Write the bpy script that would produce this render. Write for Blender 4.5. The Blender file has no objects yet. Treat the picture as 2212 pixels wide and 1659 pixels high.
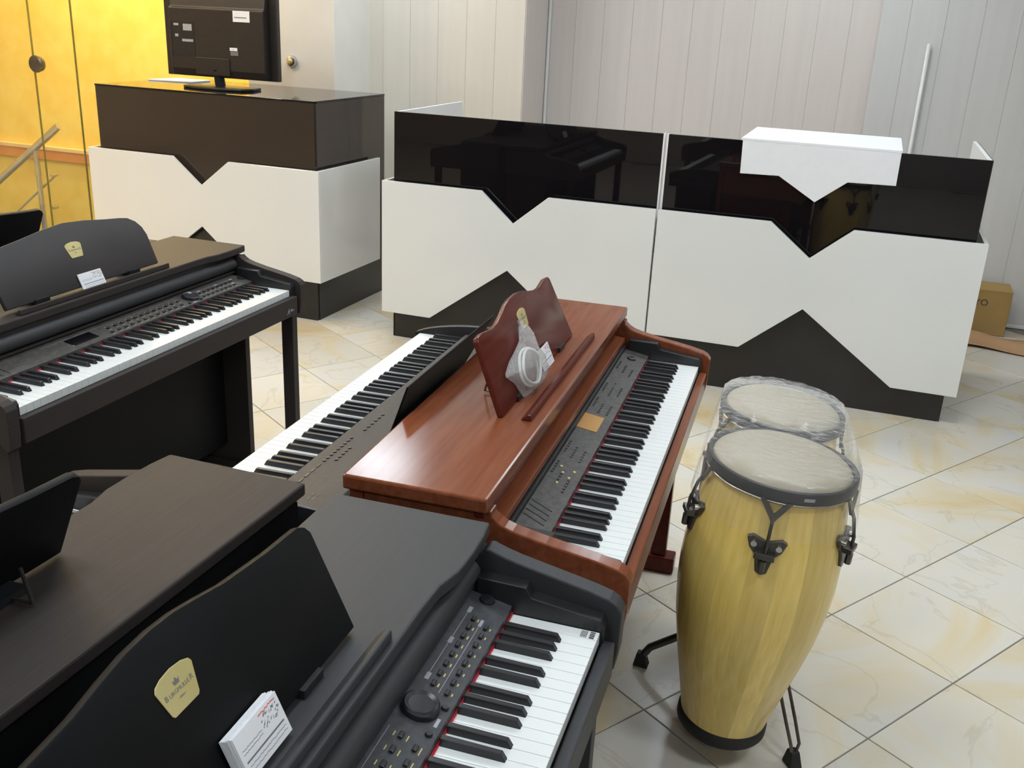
import bpy, bmesh, math, random
from mathutils import Vector, Matrix
random.seed(7)
sc = bpy.context.scene
COL = sc.collection
R = math.radians

# ------------------------------------------------------------------ camera
CAM_H, PITCH, ROLL, FPX = 1.672, R(20.3625), R(2.787), 2134.16
fw = Vector((0, math.cos(PITCH), -math.sin(PITCH)))
rt = Vector((1, 0, 0)); up = rt.cross(fw)
rt2 = math.cos(ROLL) * rt + math.sin(ROLL) * up
up2 = -math.sin(ROLL) * rt + math.cos(ROLL) * up
cam = bpy.data.cameras.new('camera'); cam_o = bpy.data.objects.new('camera', cam); COL.objects.link(cam_o)
cam.sensor_fit = 'HORIZONTAL'; cam.sensor_width = 36.0; cam.lens = FPX / 2212 * 36.0
cam.clip_start = 0.05; cam.clip_end = 100
m = Matrix.Identity(4)
for i in range(3):
    m[i][0] = rt2[i]; m[i][1] = up2[i]; m[i][2] = -fw[i]
m[0][3], m[1][3], m[2][3] = 0, 0, CAM_H
cam_o.matrix_world = m
sc.camera = cam_o

# ------------------------------------------------------------------ world + exposure
w = bpy.data.worlds.new('world'); sc.world = w; w.use_nodes = True
w.node_tree.nodes['Background'].inputs[0].default_value = (0.9, 0.93, 1, 1)
w.node_tree.nodes['Background'].inputs[1].default_value = 0.15
vs = sc.view_settings
vs.view_transform = 'Standard'; vs.look = 'None'; vs.gamma = 1.0; vs.use_curve_mapping = False
vs.exposure = 1.05
LAMP = 9.0            # emission of the unseen, added ceiling lights
STAIR = 60.0          # watts of the warm stairwell lamp

# ------------------------------------------------------------------ materials
MATS = {}
def nt(mat):
    return mat.node_tree.nodes, mat.node_tree.links
def pbr(name, col, rough=0.5, metal=0.0, spec=0.5, coat=0.0, noise=None, bump=None, rnd=0.0, emit=None, stretch=None, trans=0.0):
    if name in MATS: return MATS[name]
    mt = bpy.data.materials.new(name); mt.use_nodes = True; n, l = nt(mt)
    b = n['Principled BSDF']
    b.inputs['Base Color'].default_value = (*col, 1); b.inputs['Roughness'].default_value = rough
    b.inputs['Metallic'].default_value = metal; b.inputs['Specular IOR Level'].default_value = spec
    b.inputs['Coat Weight'].default_value = coat; b.inputs['Coat Roughness'].default_value = 0.13
    b.inputs['Transmission Weight'].default_value = trans
    tc = n.new('ShaderNodeTexCoord'); vec = tc.outputs['Object']
    if stretch:
        mp = n.new('ShaderNodeMapping'); mp.inputs['Scale'].default_value = stretch; l.new(vec, mp.inputs[0]); vec = mp.outputs[0]
    src = None
    if noise:                                   # (scale, colour2)
        tx = n.new('ShaderNodeTexNoise'); tx.inputs['Scale'].default_value = noise[0]; tx.inputs['Detail'].default_value = 6
        l.new(vec, tx.inputs['Vector'])
        rp = n.new('ShaderNodeValToRGB'); rp.color_ramp.elements[0].position = 0.35; rp.color_ramp.elements[1].position = 0.68
        rp.color_ramp.elements[0].color = (*col, 1); rp.color_ramp.elements[1].color = (*noise[1], 1)
        l.new(tx.outputs[0], rp.inputs[0]); src = rp.outputs[0]; l.new(src, b.inputs['Base Color'])
    if rnd:
        oi = n.new('ShaderNodeObjectInfo'); hv = n.new('ShaderNodeHueSaturation')
        mr = n.new('ShaderNodeMapRange'); mr.inputs[3].default_value = 1 - rnd; mr.inputs[4].default_value = 1 + rnd
        l.new(oi.outputs['Random'], mr.inputs[0]); l.new(mr.outputs[0], hv.inputs['Value'])
        if src: l.new(src, hv.inputs['Color'])
        else: hv.inputs['Color'].default_value = (*col, 1)
        l.new(hv.outputs[0], b.inputs['Base Color'])
    if bump:                                    # (scale, strength)
        bt = n.new('ShaderNodeTexNoise'); bt.inputs['Scale'].default_value = bump[0]; bt.inputs['Detail'].default_value = 4
        l.new(vec, bt.inputs['Vector'])
        bn = n.new('ShaderNodeBump'); bn.inputs['Strength'].default_value = bump[1]; bn.inputs['Distance'].default_value = 0.002
        l.new(bt.outputs[0], bn.inputs['Height']); l.new(bn.outputs[0], b.inputs['Normal'])
    if emit:
        b.inputs['Emission Color'].default_value = (*emit[0], 1); b.inputs['Emission Strength'].default_value = emit[1]
    MATS[name] = mt
    return mt

def film(name, col, clear, rough=0.12, bump=(40, 0.6)):
    """thin clear plastic / glass sheet: mostly see-through, some gloss"""
    if name in MATS: return MATS[name]
    mt = bpy.data.materials.new(name); mt.use_nodes = True; n, l = nt(mt)
    n.remove(n['Principled BSDF']); out = n['Material Output']
    tr = n.new('ShaderNodeBsdfTransparent'); tr.inputs[0].default_value = (*col, 1)
    gl = n.new('ShaderNodeBsdfPrincipled'); gl.inputs['Base Color'].default_value = (0.75, 0.74, 0.72, 1)
    gl.inputs['Roughness'].default_value = rough; gl.inputs['Specular IOR Level'].default_value = 1.0
    mx = n.new('ShaderNodeMixShader')
    fr = n.new('ShaderNodeFresnel'); fr.inputs[0].default_value = 1.45
    ge = n.new('ShaderNodeNewGeometry'); io = n.new('ShaderNodeMapRange')      # thin sheet: same reflectance on both faces
    io.inputs[3].default_value = 1.45; io.inputs[4].default_value = 1 / 1.45; l.new(ge.outputs['Backfacing'], io.inputs[0]); l.new(io.outputs[0], fr.inputs[0])
    ad = n.new('ShaderNodeMath'); ad.operation = 'MAXIMUM'; ad.inputs[1].default_value = 1 - clear
    l.new(fr.outputs[0], ad.inputs[0]); l.new(ad.outputs[0], mx.inputs[0]); l.new(tr.outputs[0], mx.inputs[1]); l.new(gl.outputs[0], mx.inputs[2])
    if bump:
        tc = n.new('ShaderNodeTexCoord'); tx = n.new('ShaderNodeTexNoise'); tx.inputs['Scale'].default_value = bump[0]; tx.inputs['Detail'].default_value = 5
        l.new(tc.outputs['Object'], tx.inputs['Vector'])
        bn = n.new('ShaderNodeBump'); bn.inputs['Strength'].default_value = bump[1]; bn.inputs['Distance'].default_value = 0.006
        l.new(tx.outputs[0], bn.inputs['Height']); l.new(bn.outputs[0], gl.inputs['Normal']); l.new(bn.outputs[0], fr.inputs['Normal'])
    l.new(mx.outputs[0], out.inputs[0]); MATS[name] = mt
    return mt

def marble():
    mt = bpy.data.materials.new('cream_marble'); mt.use_nodes = True; n, l = nt(mt); b = n['Principled BSDF']
    tc = n.new('ShaderNodeTexCoord'); oi = n.new('ShaderNodeObjectInfo')
    sh = n.new('ShaderNodeVectorMath'); sh.operation = 'MULTIPLY_ADD'
    cx = n.new('ShaderNodeCombineXYZ'); mu = n.new('ShaderNodeMath'); mu.operation = 'MULTIPLY'; mu.inputs[1].default_value = 57.0
    l.new(oi.outputs['Random'], mu.inputs[0]); l.new(mu.outputs[0], cx.inputs[0]); l.new(mu.outputs[0], cx.inputs[1]); l.new(oi.outputs['Random'], cx.inputs[2])
    l.new(tc.outputs['Object'], sh.inputs[0]); sh.inputs[1].default_value = (1, 1, 1); l.new(cx.outputs[0], sh.inputs[2])
    # turn the veins by a per-tile angle
    ro = n.new('ShaderNodeVectorRotate'); ro.rotation_type = 'Z_AXIS'; an = n.new('ShaderNodeMath'); an.operation = 'MULTIPLY'; an.inputs[1].default_value = 12.0
    l.new(oi.outputs['Random'], an.inputs[0]); l.new(sh.outputs[0], ro.inputs['Vector']); l.new(an.outputs[0], ro.inputs['Angle'])
    big = n.new('ShaderNodeTexNoise'); big.inputs['Scale'].default_value = 3.2; big.inputs['Detail'].default_value = 7; big.inputs['Distortion'].default_value = 1.1
    mp = n.new('ShaderNodeMapping'); mp.inputs['Scale'].default_value = (1, 0.35, 1); l.new(ro.outputs[0], mp.inputs[0]); l.new(mp.outputs[0], big.inputs['Vector'])
    rp = n.new('ShaderNodeValToRGB'); e = rp.color_ramp.elements
    e[0].position = 0.30; e[0].color = (0.60, 0.585, 0.55, 1); e[1].position = 0.72; e[1].color = (0.60, 0.46, 0.24, 1)
    e2 = rp.color_ramp.elements.new(0.5); e2.color = (0.63, 0.59, 0.51, 1)
    e3 = rp.color_ramp.elements.new(0.6); e3.color = (0.63, 0.55, 0.40, 1)
    l.new(big.outputs[0], rp.inputs[0])
    # thin grey veins
    vn = n.new('ShaderNodeTexNoise'); vn.inputs['Scale'].default_value = 2.3; vn.inputs['Detail'].default_value = 5; vn.inputs['Distortion'].default_value = 0.8; l.new(ro.outputs[0], vn.inputs['Vector'])
    ab = n.new('ShaderNodeMath'); ab.operation = 'SUBTRACT'; ab.inputs[1].default_value = 0.5; l.new(vn.outputs[0], ab.inputs[0])
    a2 = n.new('ShaderNodeMath'); a2.operation = 'ABSOLUTE'; l.new(ab.outputs[0], a2.inputs[0])
    mr = n.new('ShaderNodeMapRange'); mr.inputs[1].default_value = 0.0; mr.inputs[2].default_value = 0.012; mr.inputs[3].default_value = 0.35; mr.inputs[4].default_value = 0.0; l.new(a2.outputs[0], mr.inputs[0])
    mx = n.new('ShaderNodeMixRGB'); mx.inputs[2].default_value = (0.42, 0.37, 0.27, 1); l.new(mr.outputs[0], mx.inputs[0]); l.new(rp.outputs[0], mx.inputs[1])
    hv = n.new('ShaderNodeHueSaturation'); m2 = n.new('ShaderNodeMapRange'); m2.inputs[3].default_value = 0.93; m2.inputs[4].default_value = 1.05
    l.new(oi.outputs['Random'], m2.inputs[0]); l.new(m2.outputs[0], hv.inputs['Value']); l.new(mx.outputs[0], hv.inputs['Color']); l.new(hv.outputs[0], b.inputs['Base Color'])
    b.inputs['Roughness'].default_value = 0.22
    return mt

def staves():
    mt = bpy.data.materials.new('varnished_ash'); mt.use_nodes = True; n, l = nt(mt); b = n['Principled BSDF']
    tc = n.new('ShaderNodeTexCoord'); mp = n.new('ShaderNodeMapping'); mp.inputs['Scale'].default_value = (40, 40, 3); l.new(tc.outputs['Object'], mp.inputs[0])
    tx = n.new('ShaderNodeTexNoise'); tx.inputs['Scale'].default_value = 2; tx.inputs['Detail'].default_value = 6; l.new(mp.outputs[0], tx.inputs['Vector'])
    rp = n.new('ShaderNodeValToRGB'); rp.color_ramp.elements[0].position = .3; rp.color_ramp.elements[1].position = .7
    rp.color_ramp.elements[0].color = (0.72, 0.50, 0.115, 1); rp.color_ramp.elements[1].color = (0.82, 0.62, 0.19, 1)
    l.new(tx.outputs[0], rp.inputs[0])
    oi = n.new('ShaderNodeObjectInfo'); hv = n.new('ShaderNodeHueSaturation'); m2 = n.new('ShaderNodeMapRange'); m2.inputs[3].default_value = 0.86; m2.inputs[4].default_value = 1.15
    l.new(oi.outputs['Random'], m2.inputs[0]); l.new(m2.outputs[0], hv.inputs['Value']); l.new(rp.outputs[0], hv.inputs['Color']); l.new(hv.outputs[0], b.inputs['Base Color'])
    b.inputs['Roughness'].default_value = 0.3; b.inputs['Coat Weight'].default_value = 0.35; b.inputs['Coat Roughness'].default_value = 0.12
    return mt

M_MARBLE = marble(); M_STAVE = staves()
M_GROUT = pbr('grout', (0.20, 0.185, 0.16), 0.8, noise=(30, (0.25, 0.23, 0.2)))
M_PVC = pbr('pvc_wall_panel', (0.66, 0.60, 0.565), 0.35, noise=(3, (0.69, 0.63, 0.59)), stretch=(8, 8, .3))
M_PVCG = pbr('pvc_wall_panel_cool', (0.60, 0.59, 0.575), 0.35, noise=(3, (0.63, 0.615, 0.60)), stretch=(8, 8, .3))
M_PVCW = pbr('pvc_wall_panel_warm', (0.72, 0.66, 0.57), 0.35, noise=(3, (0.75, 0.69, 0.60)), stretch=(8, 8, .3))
M_SEAM = pbr('panel_backing', (0.58, 0.54, 0.51), 0.7, noise=(5, (0.6, 0.56, 0.53)))
M_PLAST = pbr('white_plaster', (0.80, 0.77, 0.72), 0.6, noise=(6, (0.83, 0.80, 0.75)))
M_CEIL = pbr('ceiling_white', (0.82, 0.82, 0.81), 0.8, noise=(2, (0.85, 0.85, 0.84)))
M_FAR = pbr('far_wall', (0.42, 0.39, 0.37), 0.7, noise=(1.5, (0.48, 0.45, 0.43)))
M_LEFT = pbr('beige_wall', (0.72, 0.60, 0.47), 0.6, noise=(1.5, (0.76, 0.64, 0.5)))
M_YEL = pbr('yellow_textured_plaster', (0.88, 0.60, 0.09), 0.7, noise=(7, (0.92, 0.69, 0.16)), bump=(60, 0.5))
M_ORANGE = pbr('orange_wood', (0.75, 0.27, 0.05), 0.5, noise=(6, (0.82, 0.33, 0.08)))
M_TAN = pbr('pale_wood', (0.80, 0.55, 0.25), 0.5, noise=(6, (0.84, 0.60, 0.30)))
M_WHITE = pbr('white_gloss_laminate', (0.74, 0.745, 0.735), 0.12, coat=0.3, noise=(2, (0.76, 0.765, 0.755)))
M_WHITEIN = pbr('white_board', (0.78, 0.77, 0.76), 0.5, noise=(4, (0.8, 0.79, 0.78)))
M_BGLASS = pbr('black_gloss_glass', (0.006, 0.005, 0.006), 0.02, noise=(2, (0.007, 0.006, 0.007)))
M_BGLASS_GLARE = pbr('black_glass_warm_glare', (0.042, 0.031, 0.024), 0.02, noise=(2, (0.044, 0.033, 0.025)))  # black glass with warm glare and reflection mixed into its base colour
M_BLAM = pbr('black_laminate', (0.015, 0.0135, 0.0135), 0.3, noise=(9, (0.019, 0.017, 0.017)))
M_BLK = pbr('black_plastic', (0.012, 0.012, 0.013), 0.4, noise=(30, (0.016, 0.016, 0.017)))
M_RUB = pbr('black_rubber', (0.01, 0.01, 0.01), 0.7, noise=(30, (0.015, 0.015, 0.015)))
M_KEYW = pbr('ivory_plastic', (0.70, 0.71, 0.70), 0.25, noise=(3, (0.72, 0.73, 0.72)))
M_KEYB = pbr('ebony_plastic', (0.012, 0.012, 0.014), 0.3, noise=(30, (0.016, 0.016, 0.018)))
M_FELT = pbr('red_felt', (0.55, 0.01, 0.03), 0.9, noise=(60, (0.65, 0.02, 0.05)))
M_OCHRE = pbr('ochre_felt', (0.35, 0.21, 0.04), 0.9, noise=(60, (0.40, 0.25, 0.05)))
M_PANEL = pbr('grey_panel', (0.045, 0.045, 0.05), 0.45, spec=0.25, noise=(80, (0.065, 0.065, 0.07)))
M_PANELB = pbr('grey_panel_brown', (0.05, 0.045, 0.042), 0.45, spec=0.25, noise=(80, (0.085, 0.078, 0.073)))
M_PANELS = pbr('grey_panel_stage', (0.068, 0.060, 0.056), 0.5, spec=0.15, noise=(80, (0.078, 0.069, 0.064)))
M_BTN = pbr('button_black', (0.015, 0.015, 0.018), 0.3, noise=(50, (0.02, 0.02, 0.024)))
M_LBL = pbr('print_grey', (0.32, 0.32, 0.36), 0.6, noise=(50, (0.36, 0.36, 0.4)))
M_LBLY = pbr('print_yellow', (0.50, 0.42, 0.12), 0.6, noise=(50, (0.55, 0.46, 0.15)))
M_INK = pbr('print_black', (0.03, 0.03, 0.03), 0.6, noise=(50, (0.05, 0.05, 0.05)))
M_INKG = pbr('print_mid_grey', (0.16, 0.16, 0.17), 0.6, noise=(50, (0.2, 0.2, 0.21)))
M_INKR = pbr('print_red', (0.75, 0.05, 0.05), 0.6, noise=(50, (0.8, 0.08, 0.07)))
M_GOLD = pbr('brass_plate', (0.62, 0.52, 0.22), 0.42, metal=0.35, noise=(20, (0.68, 0.58, 0.27)))
M_BLACKWOOD = pbr('black_ash_veneer', (0.034, 0.034, 0.036), 0.47, spec=0.27, noise=(4, (0.038, 0.038, 0.041)), stretch=(2, 60, 60), bump=(180, 0.12))
M_ROSE = pbr('dark_rosewood_veneer', (0.040, 0.033, 0.031), 0.48, spec=0.1, noise=(4, (0.046, 0.038, 0.036)), stretch=(2, 60, 60), bump=(180, 0.12))
M_DESK = pbr('black_desk_board', (0.006, 0.006, 0.0065), 0.5, spec=0.12, noise=(5, (0.008, 0.008, 0.0085)), bump=(200, 0.1))
M_DESKR = pbr('rosewood_desk_board', (0.026, 0.022, 0.022), 0.5, noise=(5, (0.034, 0.028, 0.028)), bump=(200, 0.1))
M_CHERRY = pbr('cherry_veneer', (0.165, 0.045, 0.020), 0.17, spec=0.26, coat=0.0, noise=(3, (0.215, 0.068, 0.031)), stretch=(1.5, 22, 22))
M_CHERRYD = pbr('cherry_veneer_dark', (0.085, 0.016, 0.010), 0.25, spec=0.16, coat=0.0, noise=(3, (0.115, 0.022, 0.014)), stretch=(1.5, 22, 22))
M_LCD = pbr('display_glass', (0.45, 0.24, 0.08), 0.08, noise=(4, (0.5, 0.28, 0.1)))
M_CHROME = pbr('brushed_steel', (0.55, 0.53, 0.50), 0.28, metal=1.0, noise=(20, (0.62, 0.60, 0.56)))
M_DKST = pbr('dark_steel', (0.09, 0.085, 0.08), 0.35, metal=0.8, noise=(20, (0.13, 0.12, 0.11)))
M_SKIN = pbr('drum_skin', (0.32, 0.28, 0.205), 0.45, noise=(6, (0.36, 0.315, 0.235)))
M_CARD = pbr('card_stock', (0.80, 0.80, 0.83), 0.6, noise=(30, (0.82, 0.82, 0.85)))
M_TV = pbr('tv_back_plastic', (0.022, 0.017, 0.015), 0.38, noise=(40, (0.027, 0.021, 0.018)), bump=(300, 0.1))
M_CBOARD = pbr('cardboard', (0.34, 0.22, 0.07), 0.8, noise=(5, (0.38, 0.25, 0.09)))
M_KRAFT = pbr('kraft_paper', (0.42, 0.24, 0.12), 0.75, noise=(4, (0.46, 0.28, 0.15)))
M_CABLE = pbr('white_cable', (0.70, 0.70, 0.66), 0.4, noise=(20, (0.74, 0.74, 0.70)))
M_WRAP = film('stretch_wrap', (0.985, 0.98, 0.97), 0.93, 0.07, (48, 1.0))
M_BAG = film('clear_bag', (0.95, 0.94, 0.95), 0.74, 0.12, (60, 1.0))
M_GLASS = film('clear_glass', (0.97, 0.99, 0.96), 0.97, 0.02, None)
M_GEDGE = pbr('glass_edge_green', (0.16, 0.14, 0.02), 0.2, noise=(9, (0.18, 0.16, 0.03)))
M_EMIT = pbr('added_light_diffuser', (0.9, 0.9, 0.9), 0.6, emit=((0.85, 0.95, 1.03), LAMP * 1.65))
M_EMITW2 = pbr('added_warm_light_diffuser', (0.9, 0.9, 0.85), 0.6, emit=((1.0, 0.82, 0.58), LAMP * 1.9))
M_EMITW = pbr('warm_lamp_diffuser', (0.9, 0.9, 0.8), 0.6, emit=((1.0, 0.80, 0.48), 19.0))

# ------------------------------------------------------------------ mesh helpers
class MB:
    def __init__(s): s.v = []; s.f = []
    def add(s, vs, fs):
        k = len(s.v); s.v += [tuple(q) for q in vs]; s.f += [tuple(i + k for i in f) for f in fs]; return s
    def box(s, x0, x1, y0, y1, z0, z1):
        return s.add([(x0,y0,z0),(x1,y0,z0),(x1,y1,z0),(x0,y1,z0),(x0,y0,z1),(x1,y0,z1),(x1,y1,z1),(x0,y1,z1)],
                     [(3,2,1,0),(4,5,6,7),(0,1,5,4),(1,2,6,5),(2,3,7,6),(3,0,4,7)])
    def prism(s, poly, fn0, fn1):
        """poly: list of 2-tuples; fn0/fn1 map (a,b) to 3D for the two caps"""
        n = len(poly); v = [fn0(*q) for q in poly] + [fn1(*q) for q in poly]
        return s.add(v, [tuple(range(n - 1, -1, -1)), tuple(range(n, 2 * n))] + [(i, (i + 1) % n, n + (i + 1) % n, n + i) for i in range(n)])
    def px(s, poly, x0, x1): return s.prism(poly, lambda a, b: (x0, a, b), lambda a, b: (x1, a, b))     # profile in y,z
    def py(s, poly, y0, y1): return s.prism(poly, lambda a, b: (a, y0, b), lambda a, b: (a, y1, b))     # profile in x,z
    def pz(s, poly, z0, z1): return s.prism(poly, lambda a, b: (a, b, z0), lambda a, b: (a, b, z1))     # profile in x,y
    def tube(s, pts, r, n=10, cap=True):
        pts = [Vector(q) for q in pts]; rs = r if isinstance(r, (list, tuple)) else [r] * len(pts)
        rings = []; prev = None
        for i, q in enumerate(pts):
            d = (pts[min(i + 1, len(pts) - 1)] - pts[max(i - 1, 0)]).normalized()
            if prev is None: a = d.orthogonal().normalized()
            else: a = (prev - d * prev.dot(d)); a = a.normalized() if a.length > 1e-6 else d.orthogonal().normalized()
            prev = a; b = d.cross(a)
            rings.append([q + rs[i] * (math.cos(2 * math.pi * k / n) * a + math.sin(2 * math.pi * k / n) * b) for k in range(n)])
        v = [p for rg in rings for p in rg]; f = []
        for i in range(len(rings) - 1):
            for k in range(n): f.append((i * n + k, i * n + (k + 1) % n, (i + 1) * n + (k + 1) % n, (i + 1) * n + k))
        if cap: f += [tuple(range(n - 1, -1, -1)), tuple((len(rings) - 1) * n + k for k in range(n))]
        return s.add(v, f)
    def lathe(s, prof, n=40, c=(0, 0, 0), a0=0.0, a1=2 * math.pi, capped=False):
        full = abs(a1 - a0 - 2 * math.pi) < 1e-6; m_ = n if full else n + 1
        v = []; f = []
        for k in range(m_):
            a = a0 + (a1 - a0) * k / n
            v += [(c[0] + r * math.cos(a), c[1] + r * math.sin(a), c[2] + z) for r, z in prof]
        P = len(prof)
        for k in range(n):
            k2 = (k + 1) % m_
            for i in range(P - 1): f.append((k * P + i, k2 * P + i, k2 * P + i + 1, k * P + i + 1))
        return s.add(v, f)
    def mesh(s, name, mat, bevel=0.0, smooth=None, seg=2):
        me = bpy.data.meshes.new(name); me.from_pydata(s.v, [], s.f)
        bm = bmesh.new(); bm.from_mesh(me)
        bmesh.ops.remove_doubles(bm, verts=bm.verts, dist=1e-6)
        bmesh.ops.recalc_face_normals(bm, faces=bm.faces)
        if bevel:
            es = [e for e in bm.edges if len(e.link_faces) == 2 and e.calc_face_angle(0) > 0.5]
            bmesh.ops.bevel(bm, geom=es, offset=bevel, segments=seg, affect='EDGES', clamp_overlap=True, profile=0.5)
        bm.to_mesh(me); bm.free()
        if smooth is not None:
            for p in me.polygons: p.use_smooth = True
            me.set_sharp_from_angle(angle=R(smooth))
        if mat: me.materials.append(mat)
        return me
    def build(s, name, mat, parent=None, bevel=0.0, smooth=None, seg=2):
        return link(name, s.mesh(name, mat, bevel, smooth, seg), parent)
def link(name, data, parent=None, loc=None, rz=None):
    o = bpy.data.objects.new(name, data); COL.objects.link(o)
    if parent: o.parent = parent
    if loc: o.location = loc
    if rz is not None: o.rotation_euler = (0, 0, rz)
    return o
def tag(o, label=None, cat=None, group=None, kind=None):
    if label: o['label'] = label
    if cat: o['category'] = cat
    if group: o['group'] = group
    if kind: o['kind'] = kind
    return o
def thing(name, loc, yaw_deg, label=None, cat=None, group=None):
    o = bpy.data.objects.new(name, None); COL.objects.link(o); o.location = loc; o.rotation_euler = (0, 0, R(yaw_deg)); o.empty_display_size = 0.1
    return tag(o, label, cat, group)
def struct(name, mb, mat, parent=None, **k):
    o = mb.build(name, mat, parent, **k)
    if parent is None: o['kind'] = 'structure'
    return o
def text_mesh(body, size, mat, depth=0.0002, align='CENTER'):
    c = bpy.data.curves.new('lettering', 'FONT'); c.body = body; c.size = size; c.extrude = depth; c.align_x = align; c.align_y = 'CENTER'; c.resolution_u = 3
    o = bpy.data.objects.new('lettering_tmp', c); COL.objects.link(o)
    dg = bpy.context.evaluated_depsgraph_get(); me = bpy.data.meshes.new_from_object(o.evaluated_get(dg))
    bpy.data.objects.remove(o); bpy.data.curves.remove(c); me.materials.clear(); me.materials.append(mat); return me

# frame of the counter (the whole room is square to it)
KO = Vector((-0.66132, 5.18085, 0)); KY = -18.855
ku = Vector((math.cos(R(KY)), math.sin(R(KY)), 0)); kb = Vector((-math.sin(R(KY)), math.cos(R(KY)), 0))
def kw(s, b, z=0.0): return KO + ku * s + kb * b + Vector((0, 0, z))
def kthing(name, mb, mat, **k):
    """mesh given in counter-frame coordinates, placed in the world"""
    o = mb.build(name, mat, None, **k); o.location = KO; o.rotation_euler = (0, 0, R(KY)); return o

# ------------------------------------------------------------------ room shell
CEIL_Z = 3.0
S0, S1, B0, B1 = -6.0, 6.0, -8.0, 2.0
FLOOR_POLY = [(S0, B0), (S1, B0), (S1, 2.3), (-1.7, 2.3), (-1.7, 1.10), (S0, 1.10)]
floor = kthing('floor', MB().pz(FLOOR_POLY, -0.10, -0.004), M_GROUT); floor['kind'] = 'structure'

# marble tiles, laid diagonally
T = 0.40; TA = 0.6622 * 1.0
tx0, ty0 = 0.6068 * CAM_H, 1.5628 * CAM_H
T = 0.2392 * CAM_H
d1 = Vector((math.cos(TA), math.sin(TA), 0)); d2 = Vector((math.sin(TA), -math.cos(TA), 0))
def in_floor(p, mrg=0.0):
    q = p - KO; s = q.dot(ku); b = q.dot(kb)
    if s < S0 + mrg or s > S1 - mrg or b < B0 + mrg: return False
    return b < (2.05 - mrg if s > -1.5 else 1.08 - mrg)
def project(p):
    v = p - Vector((0, 0, CAM_H)); d = v.dot(fw)
    if d < 0.2: return None
    return 1106 + FPX * v.dot(rt2) / d, 829.5 - FPX * v.dot(up2) / d, d
g = 0.0020
tile_me = MB().box(-T/2 + g, T/2 - g, -T/2 + g, T/2 - g, -0.012, 0.0).mesh('floor_tile', M_MARBLE, bevel=0.0012, seg=1)
inv = floor.matrix_basis.inverted()
cand = []; rest = MB()
for i in range(-30, 31):
    for j in range(-30, 31):
        c = Vector((tx0, ty0, 0)) + T * ((i + .5) * d1 + (j + .5) * d2)
        if not in_floor(c, 0.05): continue
        pr = project(c)
        vis = pr and -220 < pr[0] < 2432 and -100 < pr[1] < 1980
        cand.append((0 if vis else 1, c.length, c))
cand.sort(key=lambda q: (q[0], q[1]))
for n_, (fl, _, c) in enumerate(cand):
    if fl == 0 and n_ < 290:
        o = link('floor_tile', tile_me, floor)
        o.matrix_parent_inverse = Matrix.Identity(4)
        o.matrix_basis = (Matrix.Translation(KO) @ Matrix.Rotation(R(KY), 4, 'Z')).inverted() @ Matrix.Translation(c) @ Matrix.Rotation(TA, 4, 'Z')
    else:
        cs = [c + T / 2 * 0.993 * (a * d1 + b * d2) for a, b in ((-1, -1), (1, -1), (1, 1), (-1, 1))]
        cs = [Vector(((q - KO).dot(ku), (q - KO).dot(kb), 0)) for q in cs]
        rest.add([(q.x, q.y, 0.0) for q in cs], [(0, 1, 2, 3)])
ro = rest.build('far_floor_tiles', M_MARBLE, floor); ro['kind'] = 'stuff'

def panel_wall(name, s0, s1, b, mat, z0=0.0, z1=CEIL_Z, pitch=0.2, off=0.0, thick=0.12):
    wl = kthing(name, MB().box(s0, s1, b, b + thick, z0, z1), M_SEAM); wl['kind'] = 'structure'
    a = s0 + off
    edges = [s0] if off else []
    while a < s1 - 1e-4: edges.append(a); a += pitch
    edges.append(s1)
    for e0, e1 in zip(edges, edges[1:]):
        if e1 - e0 < 0.01: continue
        MB().box(e0 + .0005, e1 - .0005, b - .004, b, z0, z1).build('wall_panel', mat, wl, bevel=0.001, seg=1)
    return wl
panel_wall('wall_back', 0.113, 2.26, 2.10, M_PVC, off=0.0, pitch=0.195)
panel_wall('wall_back_right', 2.238, 6.0, 1.95, M_PVCG, off=0.16, pitch=0.2)
panel_wall('wall_back_left', -1.00, 0.113, 1.63, M_PVCW, off=0.11, pitch=0.201)
wl = kthing('wall_return', MB().box(0.06, 0.113, 1.76, 2.22, 0, CEIL_Z).box(0.113, 0.119, 1.63, 2.10, 0, CEIL_Z), M_PVC); wl['kind'] = 'structure'
wl = kthing('wall_pillar', MB().box(-1.57, -0.934, 1.05, 1.40, 0, CEIL_Z).box(-1.57, -0.99, 1.40, 1.76, 0, CEIL_Z), M_PLAST, bevel=0.004); wl['kind'] = 'structure'
yw = kthing('wall_stairwell', MB().box(S0, -1.50, 1.95, 2.05, -1.5, CEIL_Z), M_YEL); yw['kind'] = 'structure'
MB().box(S0, -1.57, 1.90, 1.95, 0.455, 0.487).build('dado_cap', M_TAN, yw, bevel=0.004)
MB().box(S0, -1.57, 1.915, 1.95, 0.375, 0.455).build('dado_rail', M_ORANGE, yw, bevel=0.003)
for nm, mb in (('wall_left', MB().box(S0 - .1, S0, B0, 2.1, -1.5, CEIL_Z)), ('wall_right', MB().box(S1, S1 + .1, B0, 2.1, 0, CEIL_Z)),
               ('wall_front', MB().box(S0, S1, B0 - .1, B0, 0, CEIL_Z))):
    o = kthing(nm, mb, M_LEFT if nm == 'wall_left' else M_FAR); o['kind'] = 'structure'
o = kthing('floor_stairwell', MB().box(S0, -1.57, 1.10, 1.95, -1.5, -1.4), M_GROUT); o['kind'] = 'structure'
ceil = kthing('ceiling', MB().box(S0, S1, B0, 2.3, CEIL_Z, CEIL_Z + .1), M_CEIL); ceil['kind'] = 'structure'
o = kthing('baseboard_right', MB().box(2.238, 6.0, 1.925, 1.941, 0, 0.022), M_WHITEIN, bevel=0.003); o['kind'] = 'structure'
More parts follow.
